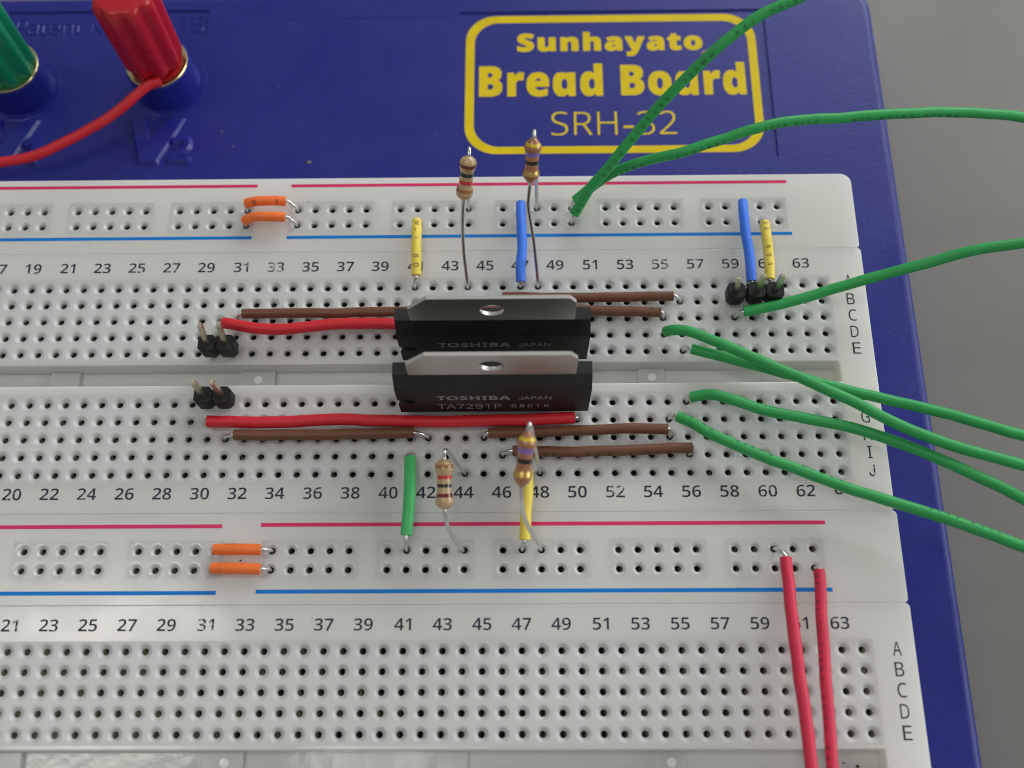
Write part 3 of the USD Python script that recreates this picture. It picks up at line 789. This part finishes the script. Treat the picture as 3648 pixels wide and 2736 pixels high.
def resistor(label, a, b, look, bands, lead_a, lead_b, tapered=False):
    """Body from a (bottom end) to b (top end); bands: (start, stop, look) as fractions from the top; leads as point lists."""
    a, b = np.array(a, float), np.array(b, float)
    ax = b - a
    ln = np.linalg.norm(ax)
    ax /= ln
    t = thing('resistor', label, 'resistor', base=lead_a[-1])
    u = np.linspace(0, 1, 60)
    R1, R0 = 1.17, 0.92
    e = 0.20 if tapered else 0.14

    def rad(q):
        d = np.minimum(q, 1 - q)
        waist = R0 + (R1 - R0) * (np.clip((np.abs(q - 0.5) - 0.14) / 0.17, 0, 1) ** 2 * (3 - 2 * np.clip((np.abs(q - 0.5) - 0.14) / 0.17, 0, 1)))
        k = np.clip(d / e, 0, 1)
        if tapered:
            endr = 0.34 + (1 - 0.34) * (k ** 1.05 * (2 - k) ** 0.75 * 1.0)
            endr = np.minimum(endr, 1)
        else:
            endr = np.sqrt(np.clip(1 - (1 - k) ** 2.1, 0, 1)) * 0.86 + 0.14 * k + 0.0
            endr = np.maximum(endr, 0.32)
        return waist * endr

    prof = [(0.0, 0.02)] + [(q * ln, float(rad(q))) for q in u] + [(ln, 0.02)]
    part(t, 'resistor_body', lathe(prof, a, ax, 36), look, smooth=50)
    for s, e_, lk in bands:
        q0, q1 = 1 - e_, 1 - s
        qq = np.linspace(q0, q1, 7)
        pr = [(q0 * ln, float(rad(q0)) - 0.03)] + [(q * ln, float(rad(q)) + 0.015) for q in qq] + [(q1 * ln, float(rad(q1)) - 0.03)]
        part(t, 'colour_band', lathe(pr, a, ax, 36), lk, smooth=50)
    for pts in (lead_a, lead_b):
        part(t, 'lead', tube(spline(pts, 0.2), 0.265, 12), 'tin', smooth=50)
    # solder-like coating cone where the lead leaves the body
    return t


def pt(*p):
    return np.array(p, float)


tan_bands = [(0.15, 0.225, 'b_maroon'), (0.35, 0.435, 'b_black'), (0.525, 0.61, 'b_red'), (0.72, 0.79, 'b_bronze')]
rust_bands = [(0.085, 0.145, 'b_yellow'), (0.275, 0.37, 'b_violet'), (0.47, 0.555, 'b_black'), (0.70, 0.80, 'b_gold')]
R1a, R1b = pt(-0.05, 7.8, 11.1), pt(0.9, 11.2, 16.45)
resistor('tan resistor standing above the upper rail, left of the two there', R1a, R1b, 'tan', tan_bands,
         [R1a + (R1b - R1a) * 0.06, R1a - (R1b - R1a) * 0.05, (-0.36, 5.9, 8.0), (-0.35, 3.4, 4.6), (-0.12, 1.2, 1.7), (0.0, 0.1, 0.0), (0, 0, -2.5)],
         [R1b - (R1b - R1a) * 0.06, R1b + (R1b - R1a) * 0.02, (0.96, 11.9, 16.75), (0.95, 12.4, 16.5), (0.87, 12.75, 15.3), (0.4, 12.9, 8.0), (0.0, 12.86, 0.5), (-0.06, 12.85, -2.5)])
R2a, R2b = pt(9.08, 8.0, 14.94), pt(9.55, 11.5, 20.05)
resistor('orange-brown resistor standing over the yellow frame, tallest of the upper pair', R2a, R2b, 'rust', rust_bands,
         [R2a + (R2b - R2a) * 0.06, R2a - (R2b - R2a) * 0.05, (8.8, 6.7, 11.5), (9.1, 5.6, 8.9), (9.52, 4.3, 6.2), (9.95, 1.8, 2.6), (10.16, 0.2, 0.1), (10.16, 0, -2.5)],
         [R2b - (R2b - R2a) * 0.06, R2b + (R2b - R2a) * 0.03, (9.60, 11.95, 20.45), (9.66, 12.5, 20.2), (9.71, 12.85, 19.0), (9.95, 12.9, 9.0), (10.1, 12.86, 0.5), (10.12, 12.85, -2.5)], True)
R3a, R3b = pt(-1.99, -35.0, 7.9), pt(-2.03, -29.0, 9.86)
resistor('tan resistor bridging the row of numbers 42 and 44', R3a, R3b, 'tan',
         [(0.10, 0.18, 'b_bronze'), (0.325, 0.395, 'b_red'), (0.49, 0.56, 'b_black'), (0.68, 0.755, 'b_maroon')],
         [R3a + (R3b - R3a) * 0.06, R3a - (R3b - R3a) * 0.05, (-1.85, -36.1, 6.9), (-1.5, -37.1, 4.8), (-0.75, -38.0, 2.0), (-0.12, -38.44, 0.1), (-0.04, -38.44, -2.5)],
         [R3b - (R3b - R3a) * 0.06, R3b + (R3b - R3a) * 0.06, (-1.98, -28.15, 10.35), (-1.85, -27.85, 9.9), (-1.55, -27.8, 8.4), (-0.6, -27.9, 3.0), (-0.03, -27.94, 0.2), (0, -27.94, -2.5)])
R4a, R4b = pt(7.71, -34.2, 15.6), pt(8.57, -28.5, 19.1)
resistor('orange-brown resistor standing in front of the lower black chip', R4a, R4b, 'rust', rust_bands,
         [R4a + (R4b - R4a) * 0.06, R4a - (R4b - R4a) * 0.05, (7.75, -35.6, 13.7), (7.96, -36.5, 11.2), (8.5, -37.3, 8.2), (9.1, -37.75, 5.4), (9.9, -38.35, 1.6), (10.16, -38.44, 0.0), (10.18, -38.44, -2.5)],
         [R4b - (R4b - R4a) * 0.06, R4b + (R4b - R4a) * 0.04, (8.70, -27.95, 19.85), (8.79, -27.6, 19.5), (8.9, -27.5, 18.3), (9.6, -27.7, 8.0), (10.12, -27.92, 0.4), (10.16, -27.94, -2.5)], True)

# ------------------------------------------------------------------ black chips with metal tabs
CHIP = 'black single in-line chips with metal tabs'


def chip_meshes(o):
    """Chip standing on its pins; o is the middle of its row of holes."""
    o = np.array([o[0], o[1], 0.0])
    prof = np.array([(-2.02, 1.7), (-1.98, 1.62), (1.45, 1.62), (1.5, 1.7), (1.5, 8.6), (1.12, 12.0), (1.05, 12.05), (-0.62, 12.05), (-0.69, 12.0), (-1.50, 8.72), (-1.52, 8.6)])
    hw = {z: 12.9 for z in ()}

    def half(z):
        return 12.9 - 0.10 * abs(z - 8.6) / 4.0

    n = len(prof)
    rings = []
    for s, inset in ((-1, 0.06), (-1, 0.0), (1, 0.0), (1, 0.06)):
        c = prof.mean(0)
        p = c + (prof - c) * (1 - inset * 0.25)
        rings.append(np.c_[[s * (half(z) - inset) for y, z in p], p[:, 0], p[:, 1]])
    v, f = loft(rings)
    cap0 = np.array([[0, i + 1, i] for i in range(1, n - 1)])
    cap1 = np.array([[0, i, i + 1] for i in range(1, n - 1)]) + 3 * n
    m = trimesh.Trimesh(v, np.vstack([f, cap0, cap1]), process=False)
    if m.volume < 0:
        m.invert()
    a, c_ = trimesh.creation.cylinder(0.55, 4.0, sections=24), trimesh.creation.box((6.0, 4.0, 1.1))
    a.apply_transform(trimesh.transformations.rotation_matrix(math.pi / 2, [1, 0, 0]))
    a.apply_translation([-11.0, -3.2, 5.0])
    c_.apply_translation([-14.0, -3.2, 5.0])
    m.merge_vertices()
    trimesh.repair.fix_normals(m)
    if m.is_volume and a.is_volume and c_.is_volume:
        m = trimesh.boolean.difference([m, trimesh.boolean.union([a, c_], engine='manifold')], engine='manifold')
    m.apply_translation(o)
    return m


def face_text(shape, x, z, o, look, t):
    """Lettering on the leaning front face; x, z of its lower left corner."""
    m = cat_mesh([trimesh.creation.extrude_polygon(g, 0.02, engine='earcut') for g in getattr(shape, 'geoms', [shape])])
    v = np.array(m.vertices)
    slope = 0.5 / 6.9
    zz = z + v[:, 1]
    y = -2.02 + slope * (zz - 1.7) - 0.004 - v[:, 2] * 0.6
    part(t, 'printed_marking', trimesh.Trimesh(np.c_[o[0] + x + v[:, 0], o[1] + y, zz], m.faces, process=False), look, smooth=False)


def tab_polygon():
    p = Polygon([(-10.45, 11.3), (10.75, 11.3), (10.75, 17.0), (9.85, 18.4), (-8.15, 18.4), (-10.75, 15.4), (-10.75, 12.3)])
    hole_ = Polygon([(0.0 + 1.55 * math.cos(q), 15.0 + 1.55 * math.sin(q)) for q in np.linspace(0, 2 * np.pi, 40, endpoint=False)])
    return p, hole_


def chip(label, o):
    t = thing('driver_chip', label, 'chip', CHIP, base=(o[0], o[1], 0))
    part(t, 'chip_body', chip_meshes(o), 'epoxy', smooth=20)
    p, h = tab_polygon()
    m = trimesh.creation.extrude_polygon(p.difference(h), 0.5, engine='earcut')
    v = np.array(m.vertices)
    v = np.c_[v[:, 0] + o[0], o[1] - 0.66 + (0.5 - v[:, 2]), v[:, 1]]
    f = np.array(m.faces)
    m = trimesh.Trimesh(v, f, process=False)
    m.merge_vertices()
    m.fix_normals()
    side = np.abs(m.face_normals[:, 1]) < 0.5
    tabp = part(t, 'heat_tab', trimesh.Trimesh(m.vertices, m.faces[~side], process=False), 'tab', smooth=False)
    part(tabp, 'cut_edge', trimesh.Trimesh(m.vertices, m.faces[side], process=False), 'tab_edge', smooth=False)
    for k in range(10):
        x = o[0] + (k - 4.5) * PITCH
        b = trimesh.creation.box((0.6, 0.4, 6.0))
        b.apply_translation([x, o[1], -1.0])
        c = trimesh.creation.box((1.2, 0.4, 1.1))
        c.apply_translation([x, o[1], 1.2])
        part(t, 'pin', cat_mesh([b, c]), 'tin', smooth=False)
    face_text(text_shape('TOSHIBA', 1.2, 720, 9.8), -7.55, 5.6, o, 'laser', t)
    face_text(text_shape('JAPAN', 1.0, 430, 4.3), 3.35, 5.65, o, 'laser', t)
    face_text(text_shape('TA7291P', 1.5, 330, 8.6, spread=True), -7.6, 2.75, o, 'laser', t)
    face_text(text_shape('0801K', 0.95, 430, 5.1, spread=True), 2.35, 3.1, o, 'laser', t)
    return t


def copy_of(src, name, label, cat, group, base):
    path = numbered('/World', name)
    x = UsdGeom.Xform.Define(stage, path)
    x.GetPrim().GetReferences().AddInternalReference(src[0])
    x.GetPrim().SetInstanceable(True)
    UsdGeom.Xformable(x).ClearXformOpOrder()
    x.AddTranslateOp().Set(Gf.Vec3d(*world(base).tolist()))
    tag(x.GetPrim(), label, cat, group)


c0 = chip('black chip with light grey metal tab, in front, its whole marking readable', (4.03, -17.78))
copy_of(c0, 'driver_chip', 'black chip behind the other, its marking partly covered by the front metal tab', 'chip', CHIP, (4.03, -10.16, 0))

# ------------------------------------------------------------------ pin headers


def header(label, cols, y, z0, pin_top, lean=(0, 0), short=None):
    xs = [(c - 44) * PITCH for c in cols]
    t = thing('pin_header', label, 'pin header', 'black pin headers plugged into the upper board', base=(xs[0], y, z0))
    for k, x in enumerate(xs):
        q = 0.55
        oct_ = Polygon([(-1.25, -1.25 + q), (-1.25 + q, -1.25), (1.25 - q, -1.25), (1.25, -1.25 + q), (1.25, 1.25 - q), (1.25 - q, 1.25), (-1.25 + q, 1.25), (-1.25, 1.25 - q)])
        rings = []
        P0 = np.array(oct_.exterior.coords)[:-1]
        for s, z in ((0.90, 0.0), (1.0, 0.15), (1.0, 2.3), (0.93, 2.45)):
            rings.append(np.c_[P0 * s * [1.017, 1.0], np.full(8, z)])
        rings = rings[::-1]
        v, f = loft(rings)
        caps = [(rings[0], np.array([[0, i, i + 1] for i in range(1, 7)])), (rings[-1], np.array([[0, i + 1, i] for i in range(1, 7)]))]
        m = cat_mesh([(v, f)] + caps)
        m.apply_translation([x, y, z0])
        part(t, 'header_block', m, 'header', smooth=False)
        top = pin_top
        base_ = np.array([x, y, z0 + 2.45])
        tip = base_ + [lean[0], lean[1], top - z0 - 2.45]
        rr = []
        for s, w in ((0.0, 0.32), (0.93, 0.32), (1.0, 0.18)):
            c = base_ + (tip - base_) * s
            rr.append(np.array([[c[0] - w, c[1] - w, c[2]], [c[0] + w, c[1] - w, c[2]], [c[0] + w, c[1] + w, c[2]], [c[0] - w, c[1] + w, c[2]]]))
        low = rr[0].copy()
        low[:, 2] = -2.5
        rings = [rr[2], rr[1], rr[0], low]
        v, f = loft(rings)
        m = cat_mesh([(v, f), (rings[0], np.array([[0, 1, 2], [0, 2, 3]]))])
        part(t, 'pin', m, 'gold_pin', smooth=False)
    return t


header('two-pin black header above the groove, in front of the wavy red jumper start', (30, 31), -10.40, 1.75, 9.5, (0.45, 0.5))
header('two-pin black header below the groove, left of the lower chip', (30, 31), -17.78, 1.1, 8.6, (0.1, 0.0))
header('single black header pin left of the right blue jumper end', (58.95,), -2.54, 0.9, 6.4, (-0.35, 0.35))
header('two-pin black header under the ends of the right blue and yellow jumpers', (60.05, 61.05), -2.54, 1.0, 7.4, (0.25, 0.2))

# ------------------------------------------------------------------ binding posts


def binding_post(label, x, y, look, gap):
    t = thing('binding_post', label, 'binding post', 'fluted binding posts on the blue base', base=(x, y, ZB))
    zr = ZB + 5.25
    part(t, 'metal_ring', lathe([(0, 4.75), (0, 4.93), (0.1, 5.0), (0.3, 5.0), (0.42, 4.9), (0.42, 4.3), (0.1, 4.25)], (x, y, zr), (0, 0, 1), 64), 'brass')
    part(t, 'post_collar', lathe([(0, 4.2), (0.75, 4.2), (0.75, 1.0), (gap + 1.0, 1.0)], (x, y, zr), (0, 0, 1), 48), look)
    z0, z1 = zr + gap, 13.6
    n = 96
    a = np.linspace(0, 2 * np.pi, n, endpoint=False)
    flute = 0.5 - 0.5 * np.cos(9 * a + 0.6)
    flute = flute ** 0.7
    rings = []
    for z, rr, depth in ((z1 - 0.02, 1.75, 0), (z1, 1.85, 0), (z1, 3.9, 0.0), (z1 - 0.25, 4.45, 0.25), (z1 - 0.9, 4.95, 0.7), (z1 - 3, 5.0, 0.8), (z0 + 2, 4.82, 0.8), (z0 + 0.5, 4.76, 0.78), (z0 + 0.1, 4.66, 0.7), (z0, 4.4, 0.6), (z0, 0.9, 0)):
        r = rr - depth * (1 - flute)
        rings.append(np.c_[x + r * np.cos(a), y + r * np.sin(a), np.full(n, z)])
    v, f = loft(rings)
    k = part(t, 'knob', trimesh.Trimesh(v, f, process=False), look, smooth=40)
    part(k, 'socket_ring', lathe([(-2.5, 1.3), (0.05, 1.3), (0.12, 1.4), (0.12, 1.7), (0.02, 1.8)], (x, y, z1), (0, 0, 1), 32), 'brass')
    part(k, 'socket_bore', lathe([(-2.4, 0.01), (-2.4, 1.32)], (x, y, z1), (0, 0, 1), 24), 'dark')
    return t


binding_post('red fluted binding post knob with a red lead under it', POSTS[0][0], POSTS[0][1], 'red_knob', 1.75)
binding_post('green fluted binding post knob cut by the left picture edge', POSTS[1][0], POSTS[1][1], 'green_knob', 0.45)
